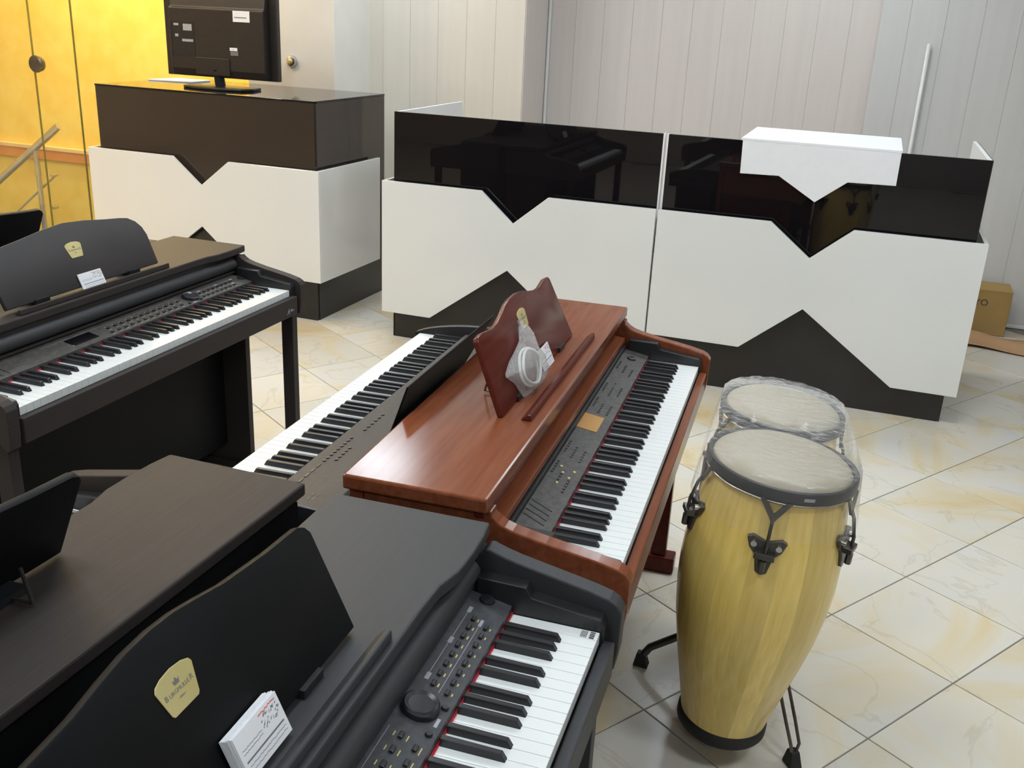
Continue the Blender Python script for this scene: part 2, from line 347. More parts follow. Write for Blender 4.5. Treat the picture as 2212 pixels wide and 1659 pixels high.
o = kthing('trim_1', MB().tube([(0.131, 2.079, 0), (0.131, 2.079, CEIL_Z)], 0.011, 10), M_WHITE, smooth=40); o['kind'] = 'structure'
# unseen ceiling lights: first set by the lid highlight, rest added to brighten surfaces
for s, b, wm in ((-.55, .85, 0), (1.9, .9, 0), (.4, -1.3, 0), (2.4, -1.3, 0), (-1.2, -1.7, 0), (4.5, -1.4, 0), (1.2, -3.6, 0), (3.4, -3.6, 0), (-.8, -3.8, 0), (1.0, -6.2, 0), (3.0, -6.2, 0),
                 (-2.1, -.35, 1), (-3.6, -.7, 1), (-2.8, -2.8, 1), (-4.6, -2.4, 1)):
    p = kw(s, b, CEIL_Z)
    t = thing('unseen_ceiling_light', p, KY, ('unseen square warm ceiling light added over the left side of the showroom' if wm else 'unseen square cool white ceiling light added to light the showroom'), 'ceiling light', 'added warm ceiling lights over the left side' if wm else 'added ceiling lights over the showroom')
    MB().box(-.24, .24, -.24, .24, -.012, -.006).build('diffuser', M_EMITW2 if wm else M_EMIT, t)
    fr = MB()
    for a in ((-.27, -.24, -.27, .27), (.24, .27, -.27, .27), (-.24, .24, -.27, -.24), (-.24, .24, .24, .27)): fr.box(*a, -.02, 0)
    fr.build('frame', M_WHITEIN, t)
t = thing('stairwell_lamp', kw(-2.9, 1.45, CEIL_Z), KY, 'warm ceiling lamp above the stairs by the yellow wall', 'ceiling light')
MB().box(-1.1, 1.1, -.16, .16, -.02, -.006).build('diffuser', M_EMITW, t); MB().box(-1.13, 1.13, -.19, .19, -.006, 0).build('frame', M_WHITEIN, t)

# ------------------------------------------------------------------ reception counters
def counter(name, o, yaw, L, vtop, peak, base_l, base_r, label, mirror=False, top=False, side_white=('L',), depth=0.80):
    """L: width; vtop: 3 s-values of the notch; peak: 3 (s,z) of the lower cut; origin at the plinth's left front corner"""
    t = thing(name, o, yaw, label, 'counter', 'black and white reception counters')
    zt = 0.85
    out = [(-.05 if 'L' in side_white else 0.0, base_l), (peak[0][0], base_l), peak[1], (peak[2][0], base_r),
           (L + .05 if 'R' in side_white else L, base_r), (L + .05 if 'R' in side_white else L, zt), (vtop[2], zt), (vtop[1], zt - .149), (vtop[0], zt),
           (-.05 if 'L' in side_white else 0.0, zt)]
    MB().py(out, -.05, -.032).build('front_panel', M_WHITE, t, bevel=0.0012, seg=1)
    for sd in side_white:
        x = (-.05, -.032) if sd == 'L' else (L + .032, L + .05)
        zb = base_l if sd == 'L' else base_r
        MB().box(*x, -.0315, depth - .15, zb, zt).build('side_panel', M_WHITE, t, bevel=0.0012, seg=1)
    MB().box(0 if 'L' in side_white else .008, L if 'R' in side_white else L - .008, 0, .018, .62, 1.195).build('upper_panel', M_BGLASS_GLARE if top else M_BGLASS, t, bevel=0.001, seg=1)
    MB().box(0.004, L - .004, 0, .018, 0, .62).build('plinth', M_BLAM, t)
    for x0, x1, sd in ((0, .018, 'L'), (L - .018, L, 'R')):
        if top:
            MB().box(x0 - .001 if sd == 'L' else x0, x1, .019, depth, 0, .62).build('plinth_side', M_BLAM, t)
            MB().box(x0, x1, .019, depth, .62, 1.195).build('upper_side_panel', M_BGLASS_GLARE, t, bevel=0.001, seg=1)
        else:
            if sd in side_white: MB().box(x0, x1, .0185, depth + .05, 0, 1.195).build('inner_side_board', M_WHITEIN, t)
            else: MB().box(x0 if sd == 'L' else x1 - .0075, x0 + .0075 if sd == 'L' else x1, .0, .03, .62, 1.195).build('edge_strip', M_WHITEIN, t)
            if sd in side_white:
                xo = (x0 - .004, x0) if sd == 'L' else (x1, x1 + .004)
                MB().box(*xo, .0, depth + .05, .0, 1.195).build('outer_side_cladding', M_BLAM, t)
    if top:
        MB().box(-.002, L + .002, -.002, depth, 1.1955, 1.2055).build('glass_top', M_BGLASS, t, bevel=0.001, seg=1)
    else:
        MB().box(.02, L - .02, .02, .50, .72, .74).build('work_shelf', M_WHITEIN, t)
    return t
UL = 1.393
counter('reception_counter', kw(0, 0), KY, UL, (.502, .676, .855), ((.232, .146), (.659, .459), (.94, .235)), .147, .235,
        'black and white reception counter with notched front behind the brown piano', side_white=('L',))
counter('reception_counter', kw(1.403, 0), KY, UL, (1.927 - 1.403, 2.118 - 1.403, 2.291 - 1.403), ((1.853 - 1.403, .235), (2.123 - 1.403, .461), (2.561 - 1.403, .146)), .235, .146,
        'black and white reception counter carrying the white stand-in ledge', side_white=('R',))
AO = Vector((-1.11885, 5.38441, 0)); AY = -19.8
au = Vector((math.cos(R(AY)), math.sin(R(AY)), 0)); ab_ = Vector((-math.sin(R(AY)), math.cos(R(AY)), 0))
def aw(s, b, z=0.0): return AO + au * s + ab_ * b + Vector((0, 0, z))
LL = 1.442
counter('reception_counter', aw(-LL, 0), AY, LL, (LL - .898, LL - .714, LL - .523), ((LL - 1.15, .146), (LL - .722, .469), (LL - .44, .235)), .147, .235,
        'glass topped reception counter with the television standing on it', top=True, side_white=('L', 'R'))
# stand-in on the right counter: a white scribble built as shelf and apron
t = thing('ledge_stand_in', kw(2.09, 0, 1.1955), KY, 'bright white ledge standing in for a scribble over the black counter edge', 'ledge')
MB().box(-.345, .345, -.014, .58, 0.0005, .012).build('shelf', M_CARD, t, bevel=0.001, seg=1)
MB().py([(-.338, 0), (-.333, -.147), (-.16, -.143), (.012, -.245), (.14, -.144), (.342, -.14), (.342, 0)], -.014, -.003).build('apron', M_CARD, t, bevel=0.0008, seg=1)

# ------------------------------------------------------------------ television on the left counter
t = thing('television', aw(-.785, .30, 1.2056), AY, 'black flat television seen from behind on the glass topped counter', 'television')
bk = MB().px([(0, .0), (0, .455), (-.012, .455), (-.035, .43), (-.045, .375), (-.060, .365), (-.060, .04), (-.04, 0.0)], -.30, .33)
o = bk.build('rear_housing', M_TV, t, bevel=0.004); o.location = (0, -.0, .065)
o = MB().box(-.378, .378, 0, .035, 0, .462).build('screen_bezel', M_TV, t, bevel=0.004); o.location = (0, 0.0, .06)
o = MB().box(-.36, .36, .035, .036, .02, .445).build('screen', M_BGLASS, t); o.location = (0, 0.0, .06)
MB().tube([(0, -.02, .016), (0, -.035, .09), (0, -.045, .12)], [.03, .028, .028], 12).build('neck', M_BLK, t, smooth=40)
MB().pz([(-.22, -.03), (-.19, -.11), (-.05, -.15), (.06, -.15), (.2, -.11), (.23, -.03), (.2, .09), (-.19, .09)], 0.0005, .014).build('base', M_BLK, t, bevel=0.004)
MB().box(-.13, .10, -.066, -.0605, .075, .17).build('stand_cover', M_TV, t, bevel=0.003)
MB().box(-.290, -.285, -.0625, -.0605, .17, .36).box(-.285, -.13, -.0612, -.0606, .17, .36).build('port_recess', M_BLK, t)
for x0, x1, z0, z1 in ((.135, .245, .37, .428), (.105, .155, .215, .232)):
    lb = MB().box(x0, x1, -.0616, -.0605, z0, z1).build('sticker', M_CARD, t)
    MB().box(x0 + .01, x1 - .02, -.0619, -.0616, z0 + (z1 - z0) * .35, z0 + (z1 - z0) * .45).build('print_line', M_INKG, lb)
MB().box(.11, .16, -.0616, -.0605, .19, .212).build('rating_sticker', M_INKG, t)
for x0, x1, z0, z1 in ((-.268, -.235, .335, .347), (-.262, -.24, .275, .29), (-.205, -.145, .31, .345), (-.215, -.14, .25, .264)): MB().box(x0, x1, -.0616, -.0612, z0, z1).build('port_label', M_LBL, t)
o = tag(MB().pz([(-1.44, .45), (-1.16, .50), (-1.17, .70), (-1.40, .68)], 1.206, 1.214).build('document_folder', M_CARD, None, bevel=0.001, seg=1), 'pale grey flat folder lying behind the television on glass', 'folder')
o.location = AO; o.rotation_euler = (0, 0, R(AY))
# round knob on the pillar
t = thing('door_bell', kw(-1.236, 1.049, 1.345), KY, 'round steel and amber fitting mounted on the white pillar', 'knob')
o = MB().lathe([(0, .03), (.020, .03), (.030, .026), (.036, .012), (.036, 0), (0, 0)], 28).build('collar', M_CHROME, t, smooth=40); o.rotation_euler = (R(90), 0, 0)
o = MB().lathe([(0, .036), (.012, .035), (.018, .0302)], 20).build('amber_lens', M_GOLD, t, smooth=40); o.rotation_euler = (R(90), 0, 0)

# ------------------------------------------------------------------ glass partition + stair rail
t = thing('glass_partition', kw(-3.3, 1.02), KY, 'frameless clear glass partition in front of the yellow stairwell', 'glass partition')
for x0, x1 in ((-2.6, -.006), (.0, .36), (.366, 1.72)):
    MB().box(x0, x1, 0, .010, 0, 2.6).build('pane', M_GLASS, t)
for x in (-.006, .361):
    MB().box(x, x + .005, -.002, .012, 0, 2.6).build('edge_seal', M_GEDGE, t)
t = thing('glass_door_lock', kw(-3.275, 1.018, 1.212), KY, 'round dark patch lock clamped on the glass pane edge', 'lock')
o = MB().lathe([(0, .02), (.05, .02), (.058, .012), (.058, 0), (0, 0)], 32).build('disc', M_DKST, t, smooth=40); o.rotation_euler = (R(90), 0, 0)
o = MB().lathe([(0, .0), (.05, .0), (.05, .02), (0, .02)], 32).build('rear_disc', M_DKST, t, smooth=40); o.rotation_euler = (R(-90), 0, 0); o.location = (0, .011, 0)
t = thing('stair_handrail', kw(-3.8, 1.45, -1.4), KY, 'steel tube handrail descending beside the yellow wall', 'handrail')
e0 = Vector((.245, 0, .731 + 1.4)); e1 = Vector((-1.6, 0, -.59 + 1.4))
MB().tube([e0, e1], .028, 16).build('top_rail', M_CHROME, t, smooth=40)
MB().tube([e0, e0 + (e0 - e1).normalized() * .006], .030, 16).build('end_cap', M_CHROME, t, smooth=40)
MB().tube([(-.005, 0, 0), (-.005, 0, 1.93)], .020, 12).build('post', M_CHROME, t, smooth=40)
MB().tube([(.145, .03, 1.753), (-1.4, .03, .58)], .008, 8).build('lower_rod', M_CHROME, t, smooth=40)
MB().tube([(-1.3, 0, 0), (-1.3, 0, 1.02)], .020, 12).build('post', M_CHROME, t, smooth=40)
for z, x in ((1.753, .145), (1.498, .12)):
    MB().tube([(x, -.03, z), (x, .03, z)], .014, 12).build('stand_off', M_CHROME, t, smooth=40)

# ------------------------------------------------------------------ wall pole, box, paper
t = tag(kthing('wall_pole', MB().tube([(2.53, 1.925, .024), (2.53, 1.925, 1.63), (2.53, 1.925, 1.636)], [.012, .012, .008], 12), M_WHITE, smooth=40), 'thin white upright pole against the grey wall panels', 'pole')
t = thing('cardboard_box', kw(3.02, 1.80), KY, 'brown cardboard carton against the wall beyond the counter', 'box')
MB().box(-.25, .215, -.12, .10, .002, .275).build('carton', M_CBOARD, t, bevel=0.004)
MB().px([(-.121, .265), (-.121, .276), (.10, .279), (.10, .2755)], -.25, .215).build('flap', M_CBOARD, t)
o = link('lettering', text_mesh('OYO', 0.055, M_INK), t, (.03, -.1212, .195)); o.rotation_euler = (R(90), 0, 0)
pp = MB(); nx, ny = 26, 8
V_ = []; F_ = []
for i in range(nx + 1):
    for j in range(ny + 1):
        s = 2.86 + .85 * i / nx; b = 1.33 + .29 * j / ny + .03 * math.sin(i * .3)
        V_.append((s, b, .006 + .016 * (1 + math.sin(i * .35 + j * .9)) * (0.35 + .65 * j / ny)))
for i in range(nx):
    for j in range(ny): F_.append((i * (ny + 1) + j, (i + 1) * (ny + 1) + j, (i + 1) * (ny + 1) + j + 1, i * (ny + 1) + j + 1))
pp.add(V_, F_); o = kthing('kraft_sheet', pp, M_KRAFT, smooth=60); tag(o, 'crumpled brown kraft sheet on the floor before the carton', 'paper')
sm = o.modifiers.new('thick', 'SOLIDIFY'); sm.thickness = 0.004; sm.offset = 1

# ------------------------------------------------------------------ pianos
KP = 0.0235
WK = MB().box(-.01135, .01135, 0, .148, -.022, 0).mesh('white_key', M_KEYW, bevel=0.0009, seg=2)
_bk = MB().add([(-.0062, .050, -.006), (.0062, .050, -.006), (.0062, .1465, -.006), (-.0062, .1465, -.006),
                (-.0045, .060, .0115), (.0045, .060, .0115), (.0047, .1465, .0125), (-.0047, .1465, .0125)],
               [(3,2,1,0),(4,5,6,7),(0,1,5,4),(1,2,6,5),(2,3,7,6),(3,0,4,7)])
BK = _bk.mesh('black_key', M_KEYB, bevel=0.0008, seg=1)
NAMES = 'ABCDEFG'
OFFS = {'A': .0016, 'C': -.0018, 'D': .0018, 'F': -.0024, 'G': 0.0}
def keyboard(t, zk, n=52):
    kbd = MB().box(-.012, n * KP + .012, .002, .150, zk - .05, zk - .023).build('keyboard', M_BLK, t)
    for i in range(n):
        link('white_key', WK, kbd, ((i + .5) * KP, 0, zk))
        nm = NAMES[i % 7]
        if nm in OFFS and i < n - 1: link('black_key', BK, kbd, ((i + 1) * KP + OFFS[nm], 0, zk))
    return kbd
BTN = MB().box(-.0062, .0062, -.0035, .0035, 0, .0042).mesh('button', M_BTN, bevel=0.0016, seg=2)
RBTN = MB().lathe([(0, .004), (.0042, .004), (.0055, .002), (.0055, 0)], 16).mesh('round_button', M_BTN, smooth=40)

ARM_A = [(.211, .0925), (.203, .0945), (.193, .0905), (.178, .0855), (.155, .0795), (.12, .0725), (.085, .0655), (.03, .0545), (-.006, .045), (-.020, .037), (-.029, .022), (-.028, -.05), (-.023, -.086), (-.014, -.090), (-.006, -.082), (0.004, -.075)]
ARM_B = [(.215, .0925), (.211, .090), (.203, .083), (.192, .0765), (.178, .0715), (.155, .066), (.12, .0585), (.085, .0525), (.03, .0425), (-.006, .0335), (-.020, .026), (-.029, .014), (-.028, -.05), (-.023, -.086), (-.014, -.090), (-.006, -.082), (0.004, -.075)]
def piano(name, loc, yaw, zk, label, body, desk_mat, dl=.118, lf=.218, lb=.512, style='black', desk='wave', wav=True, badge=True, group=None):
    t = thing(name, loc, yaw, label, 'digital piano', group)
    zl = zk + dl; L = 52 * KP
    cherry = style == 'cherry'
    # lid
    if cherry:
        lid = [(-.078, lf), (1.30, lf), (1.30, lb), (-.078, lb)]
    else:
        w_ = .016 if wav else 0
        ls = [(-.078, lf), (-.03, lf - .006), (.03, lf - .008), (.09, lf - .006), (.14, lf + .006), (.2, lf + .008)]
        lid = ls + [(L - a, b) for a, b in reversed(ls)] + [(1.30, lb), (-.078, lb)]
    MB().pz(lid, zl - (.030 if cherry else .024), zl).build('lid', body, t, bevel=0.004 if not cherry else 0.005)
    if cherry:
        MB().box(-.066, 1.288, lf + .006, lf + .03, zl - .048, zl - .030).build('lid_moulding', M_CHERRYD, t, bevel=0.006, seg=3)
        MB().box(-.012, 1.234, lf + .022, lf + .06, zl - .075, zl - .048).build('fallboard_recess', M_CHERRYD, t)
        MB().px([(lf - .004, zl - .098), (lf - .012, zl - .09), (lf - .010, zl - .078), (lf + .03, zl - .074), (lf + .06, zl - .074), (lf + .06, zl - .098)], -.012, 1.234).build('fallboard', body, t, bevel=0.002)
    else:
        MB().box(-.062, 1.284, lf + .016, lf + .03, zl - .045, zl - .024).build('lid_moulding', body, t)
        pr = [(lf + .012 + .020 * math.cos(a), zl - .058 + .020 * math.sin(a)) for a in [R(90 + 18 * k) for k in range(11)]]
        MB().px(pr + [(lf + .04, zl - .078), (lf + .04, zl - .038)], -.012, 1.234).build('fallboard', M_BLACKWOOD, t, smooth=30)
        MB().box(-.012, 1.234, lf + .000, lf + .012, zl - .088, zl - .080).build('fallboard_lip', body, t, bevel=0.002)
    # case
    MB().box(-.060, 1.282, .488, lb - .007, .12, zl - .031).build('back_panel', body if cherry else M_DESK, t)
    MB().box(-.040, 1.262, .004, .488, zk - .085, zk - .05).build('key_bed', body, t)
    for x0, x1 in ((-.062, -.0275), (1.2495, 1.284)):
        kf = (lf - .003) / .217
        prof = [(b * kf if b > 0 else b, zk + z) for b, z in (ARM_B if cherry or desk == 'round' else ARM_A)] + [(.2, zk - .07), (.486, zk - .07), (.486, zl - .031), (lf - .004, zl - .031)]
        MB().px(prof, x0, x1).build('arm', body, t, bevel=0.003, seg=2)
    cm = M_BLK
    for x0, x1 in ((-.0272, -.001), (L + .001, 1.2492)):
        MB().px([(.212, zk + .055), (.128, zk + .053), (.118, zk + .036), (.0, zk + .021), (-.006, zk + .01), (-.006, zk - .03), (.212, zk - .03)], x0, x1).build('cheek_block', cm, t, bevel=0.0015, seg=1)
    MB().box(-.0122, 1.2342, -.024, -.003, zk - .085, zk - .020).build('key_slip', M_CHERRY if cherry else body, t, bevel=0.003)
    MB().box(0, L, .1468, .1495, zk - .01, zk + .003).build('felt_strip', M_FELT, t)
    keyboard(t, zk)
    # control panel
    pb0, pb1, pz0, pz1 = .1500, lf + .012, zk + .014, zk + .030
    def pz(b): return pz0 + (pz1 - pz0) * (b - pb0) / (pb1 - pb0)
    pan = MB().px([(pb0, pz0), (pb1, pz1), (pb1, pz1 - .02), (pb0, pz0 - .012)], -.0008, L + .0008).build('control_panel', M_PANELB if cherry or body is M_ROSE else M_PANEL, t)
    tilt = math.atan2(pz1 - pz0, pb1 - pb0)
    def on(me, nm, s, b, dz=0.0):
        o = link(nm, me, pan, (s, b, pz(b) + dz)); o.rotation_euler = (tilt, 0, 0); return o
    lbw = MB(); lby = MB()
    def strip(mb, s0, s1, b0, b1): mb.add([(s0, b0, pz(b0) + .0004), (s1, b0, pz(b0) + .0004), (s1, b1, pz(b1) + .0004), (s0, b1, pz(b1) + .0004)], [(0, 1, 2, 3)])
    # direction pad
    o = on(MB().lathe([(0, .003), (.004, .003), (.0045, .0045), (.012, .004), (.0135, .001), (.0135, 0)], 24).mesh('direction_pad', M_BTN, smooth=40), 'direction_pad', 1.15 if cherry else 1.212, .190)
    if not cherry:
        for k in range(8):
            s = 1.152 - k * .0247; on(BTN, 'button', s, .192); strip(lby, s - .004, s + .004, .1835, .1855)
            s = 1.141 - k * .0243; on(BTN, 'button', s, .168); strip(lby, s - .003, s + .003, .1595, .1615)
        strip(lbw, .985, 1.175, .2055, .2065); strip(lbw, .965, 1.150, .1785, .1793)
        for s in (1.172, 1.084, .99): strip(lbw, s - .008, s + .008, .202, .2085)
        strip(lbw, 1.140, 1.158, .176, .181); strip(lbw, .900, .918, .1565, .1615)
        o = on(MB().lathe([(0, .007), (.018, .008), (.024, .0105), (.027, .008), (.028, .0)], 36).mesh('dial', M_BTN, smooth=15), 'dial', .924, .190)
        on(RBTN, 'round_button', .941, .160); on(RBTN, 'round_button', .883, .161)
        strip(lbw, .30, .872, .2125, .2132)
        for k in range(12):
            s = .862 - k * .0292
            if k > 2 and 4 < k < 8: pass
            on(BTN, 'button', s, .192); on(BTN, 'button', s - .012, .167)
            strip(lby, s - .005, s + .004, .201, .2025); strip(lby, s - .006, s + .005, .1815, .183); strip(lby, s - .02, s - .006, .1585, .160)
        for k in range(4): on(MB().box(-.0016, .0016, -.026, .026, 0, .0008).mesh('slider_slot', M_BLK), 'slider_slot', .075 + .022 * k, .185)
        on(MB().box(-.05, .05, -.02, .02, 0, .0008).mesh('display', M_BGLASS, bevel=0.0003, seg=1), 'display', .43, .19)
    else:
        MB().box(-.0008, L + .0008, lf - .018, lf + .02, zk + .024, zk + .036).build('panel_rear_trim', M_BLK, t)
        on(MB().box(-.048, .048, -.027, .027, 0, .0015).mesh('display', M_LCD, bevel=0.0004, seg=1), 'display', .622, .197)
        sm_ = MB().box(-.0045, .0045, -.0028, .0028, 0, .002).mesh('button', M_BTN, bevel=0.0008, seg=1)
        for b, cs_ in ((.2125, (1.074, .879, .762, .458, .341)), (.192, (1.05, .95, .856, .727, .435, .300)), (.170, (1.029, .868, .726, .424, .265))):
            for c0 in cs_:
                for k in range(5 if c0 != .95 else 1): on(sm_, 'button', c0 + (k - 2) * .0142, b)
        gm = MB().lathe([(0, .003), (.003, .003), (.0035, 0)], 10).mesh('lamp_button', M_GOLD, smooth=40)
        for s, b in ((.345, .20), (.318, .19), (.30, .172), (.335, .168), (.265, .19)): on(gm, 'lamp_button', s, b)
        slot = MB().pz([(-.0145, -.025), (-.0095, -.025), (.0145, .025), (.0095, .025)], 0, .0012).mesh('slider_slot', M_BLK)
        for k in range(4): on(slot, 'slider_slot', .092 + .0208 * k, .1925)
    if lbw.v: lbw.build('panel_print', M_LBL, pan)
    if lby.v: lby.build('panel_print', M_LBLY, pan)
    # music desk
    th = R(24); sn, cs = math.sin(th), math.cos(th)
    if cherry: mid, half, b0, z0 = .620, .322, .325, zl + .004
    elif desk == 'round': mid, half, b0, z0 = .588, .312, .282, zl + .008
    else: mid, half, b0, z0 = .611, .318, .289, zl + .005
    if desk == 'round': hp = [(half, 0.004), (half + .004, .10), (half - .004, .128), (half - .022, .150), (half - .05, .166), (half - .085, .172), (.17, .178), (.08, .190), (0, .196)]
    elif cherry: hp = [(half, 0.0), (half - .022, .168), (half - .03, .176), (half - .06, .178), (.20, .170), (.16, .172), (.11, .182), (.07, .193), (.03, .198), (0, .199)]
    else: hp = [(half, 0.004), (half - .004, .155), (half - .012, .166), (half - .026, .173), (half - .10, .176), (.126, .184), (.08, .192), (.04, .198), (0, .200)]
    poly = [(mid + a, h) for a, h in hp] + [(mid - a, h) for a, h in reversed(hp[:-1])]
    def dp(s, h, tt): return (s, b0 + h * sn + tt * cs, z0 + h * cs - tt * sn)
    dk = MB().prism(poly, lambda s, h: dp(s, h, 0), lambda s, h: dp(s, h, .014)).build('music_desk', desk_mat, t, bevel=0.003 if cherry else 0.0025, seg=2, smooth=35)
    for s in (mid - .19, mid + .19):
        MB().box(s - .025, s + .025, b0 - .004, b0 + .05, zl + .0004, z0 + .008).build('desk_hinge', M_BLK, dk)
    for s in (mid - .19, mid + .19):
        MB().tube([(s, b0 + .04, zl + .005), (s, b0 + .085, zl + .006), (s, b0 + .07, zl + .06)], .003, 6).build('desk_support', M_DKST, dk)
    rb0 = {'cherry': .264}.get(style, .236 if desk != 'round' else .245)
    MB().px([(rb0, zl + .0004), (rb0 + .024, zl + .0004), (rb0 + .008, zl + .015), (rb0 + .001, zl + .015)], mid - half + .006, mid + half + .004).build('book_rail', M_CHERRYD if cherry else body, t, bevel=0.0015, seg=1)
    if badge:
        bh = .128 if desk != 'round' else .112
        if cherry: bh = .138
        bp = [(-.021, -.022), (.021, -.022), (.024, -.019), (.032, .014), (.029, .019), (.018, .023), (0, .025), (-.018, .023), (-.029, .019), (-.032, .014), (-.024, -.019)]
        bd = MB().prism(bp, lambda a, h: dp(mid - .001 + a, bh + h, -.0002), lambda a, h: dp(mid - .001 + a, bh + h, -.0014)).build('brand_plate', M_GOLD, t, bevel=0.0004, seg=1)
        mtx = Matrix(((1, 0, 0, mid - .001), (0, sn, -cs, 0), (0, cs, sn, 0), (0, 0, 0, 1)))
        def lay(me, a, h):
            o = link('lettering', me, bd); p = dp(mid - .001 + a, bh + h, -.0016)
            o.matrix_basis = Matrix.Translation(p) @ Matrix.Rotation(R(90) - th, 4, 'X'); return o
        lay(text_mesh('URGMULLE', .0068, M_INKG, .0001), 0, .0)
        lay(text_mesh('B', .0090, M_INKG, .0001), -.0215, .0006); lay(text_mesh('R', .0090, M_INKG, .0001), .0215, .0006)
        lay(text_mesh('- since -', .0045, M_INKG, .0001), 0, -.008)
        cr = MB().pz([(-.004, 0), (-.0055, .006), (-.003, .0035), (0, .008), (.003, .0035), (.0055, .006), (.004, 0)], 0, .0001).mesh('crown', M_INKG)
        o = lay(cr, 0, .006); o.name = 'crown'
    # supports
    if cherry:
        for sx in (1, -1):
            X = (lambda a, b: (a, b)) if sx > 0 else (lambda a, b: (L - b, L - a))
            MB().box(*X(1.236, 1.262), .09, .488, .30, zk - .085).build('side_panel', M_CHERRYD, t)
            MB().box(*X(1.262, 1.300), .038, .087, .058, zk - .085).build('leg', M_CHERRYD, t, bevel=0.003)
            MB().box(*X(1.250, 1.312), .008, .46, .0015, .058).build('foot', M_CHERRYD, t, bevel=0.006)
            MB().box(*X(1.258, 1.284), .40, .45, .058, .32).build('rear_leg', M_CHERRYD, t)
    else:
        for sx in (1, -1):
            X = (lambda a, b: (a, b)) if sx > 0 else (lambda a, b: (L - b, L - a))
            MB().box(*X(1.236, 1.268), .0, .046, .03, zk - .085).build('leg', body, t, bevel=0.002)
            MB().box(*X(1.236, 1.262), .2, .488, .03, zk - .085).build('side_panel', body, t)
            MB().box(*X(1.225, 1.275), -.01, .50, .0015, .03).build('foot', body, t, bevel=0.004)
    MB().box(-.012, 1.234, .30, .318, .10, zk - .085).build('modesty_panel', M_CHERRYD if cherry else M_DESK, t)
    MB().box(.40, .82, .20, .30, .0015, .10).build('pedal_box', M_BLK, t, bevel=0.003)
    for s in (.52, .61, .70): MB().px([(.10, .062), (.20, .075), (.20, .085), (.10, .074)], s - .012, s + .012).build('pedal', M_GOLD, t, bevel=0.002)
    t['zl'] = zl
    return t, dp, zl
def pos(o, yaw): return o

pn, dpN, zlN = piano('digital_piano', (-.18376, .18509, 0), 73.6, .748, 'black digital piano with a thick stack of business cards on its music desk', M_BLACKWOOD, M_DESK, dl=.117, lf=.218, lb=.510, group=None)
pb, dpB, zlB = piano('digital_piano', (.21578, 1.59026, 0), 74.2, .728, 'glossy cherry brown digital piano with plastic bag on its desk', M_CHERRY, M_CHERRYD, dl=.134, lf=.238, lb=.522, style='cherry')
pl, dpL, zlL = piano('digital_piano', (-1.17917, 2.1791, 0), 71.6, .741, 'dark rosewood digital piano beside the glass topped counter, card on its round shouldered desk', M_ROSE, M_DESKR, dl=.120, lf=.225, lb=.530, desk='round')
pd, dpD, zlD = piano('digital_piano', (-.872, 1.700, 0), 251.0, .747, 'dark rosewood digital piano seen from behind, backing onto the black piano', M_ROSE, M_DESK, dl=.118, lf=.216, lb=.510, badge=False)
la, lb2 = R(71.6), None
lu = Vector((math.cos(la), math.sin(la), 0)); lb_ = Vector((-math.sin(la), math.cos(la), 0))
eo = Vector((-1.17917, 2.1791, 0)) + lu * 1.150 + lb_ * 1.052
pe, dpE, zlE = piano('digital_piano', eo, 251.6, .738, 'dark digital piano backing onto the rosewood piano near the yellow wall', M_ROSE, M_DESK, dl=.118, lf=.216, lb=.510, badge=False)

# extras on single pianos
bars = MB()
for k in range(5): bars.box(1.200, 1.2185, .0185 + k * .0022, .0195 + k * .0022, .7482, .7484)
for a, b in ((1.200, 1.2045), (1.206, 1.2095), (1.211, 1.2135), (1.2155, 1.2185)): bars.box(a, b, .006, .014, .7482, .7484)
bars.build('key_sticker_print', M_INK, pn)
lg = MB().py([(1.165, .668), (1.178, .690), (1.182, .668), (1.178, .672), (1.176, .68), (1.171, .672)], -.0246, -.0243)
lg.box(1.186, 1.210, -.0246, -.0243, .676, .679).box(1.186, 1.200, -.0246, -.0243, .681, .684)
lg.build('slip_logo', M_LBL, pl)

# ------------------------------------------------------------------ stage piano
SZ = .741
t = thing('stage_piano', (-.293, 2.924, 0), 253.7, 'slim grey panelled stage piano with black music rest behind the brown piano', 'digital piano')
keyboard(t, SZ)
L = 52 * KP
MB().box(-.022, L + .012, -.016, .300, SZ - .085, SZ - .05).build('lower_case', M_BLK, t, bevel=0.004)
MB().box(0, L, .1468, .1500, SZ - .01, SZ + .006).build('felt_strip', M_OCHRE, t)
MB().box(-.010, L + .005, -.014, -.003, SZ - .05, SZ - .016).build('key_slip', M_BLK, t, bevel=0.003)
pan = MB().px([(.150, SZ + .006), (.150, SZ + .015), (.30, SZ + .030), (.31, SZ + .022), (.31, SZ - .05), (.152, SZ - .05)], -.0, L).build('control_panel', M_PANELS, t, bevel=0.001, seg=1)
arc = [(-.016, SZ - .05), (-.016, SZ + .0)] + [(-.01 + .32 * k / 12, SZ + .004 + .040 * math.sin(math.pi * (k / 12) ** .8 * .62)) for k in range(13)] + [(.312, SZ - .05)]
MB().px(arc, -.022, -.001).build('end_cap', M_BLK, t, bevel=0.002, smooth=40)
MB().px(arc, L + .001, L + .012).build('end_cap', M_BLK, t, bevel=0.002, smooth=40)
st = math.atan2(.015, .15)
def son(nm, me, s, b):
    o = link(nm, me, pan, (s, b, SZ + .0152 + (b - .15) * .1)); o.rotation_euler = (st, 0, 0)
sb = MB().box(-.0085, .0085, -.0024, .0024, 0, .0014).mesh('button', M_BTN, bevel=0.0005, seg=1)
sr = MB().lathe([(0, .002), (.0038, .002), (.0042, 0)], 12).mesh('round_button', M_BTN, smooth=40)
for k in range(5): son('button', sb, 1.115 - k * .026, .182)
for k in range(9): son('round_button', sr, .985 - k * .0165, .182)
for k in range(5): son('round_button', sr, .975 - k * .0165, .205)
for k in range(6): son('round_button', sr, .80 - k * .02, .190)
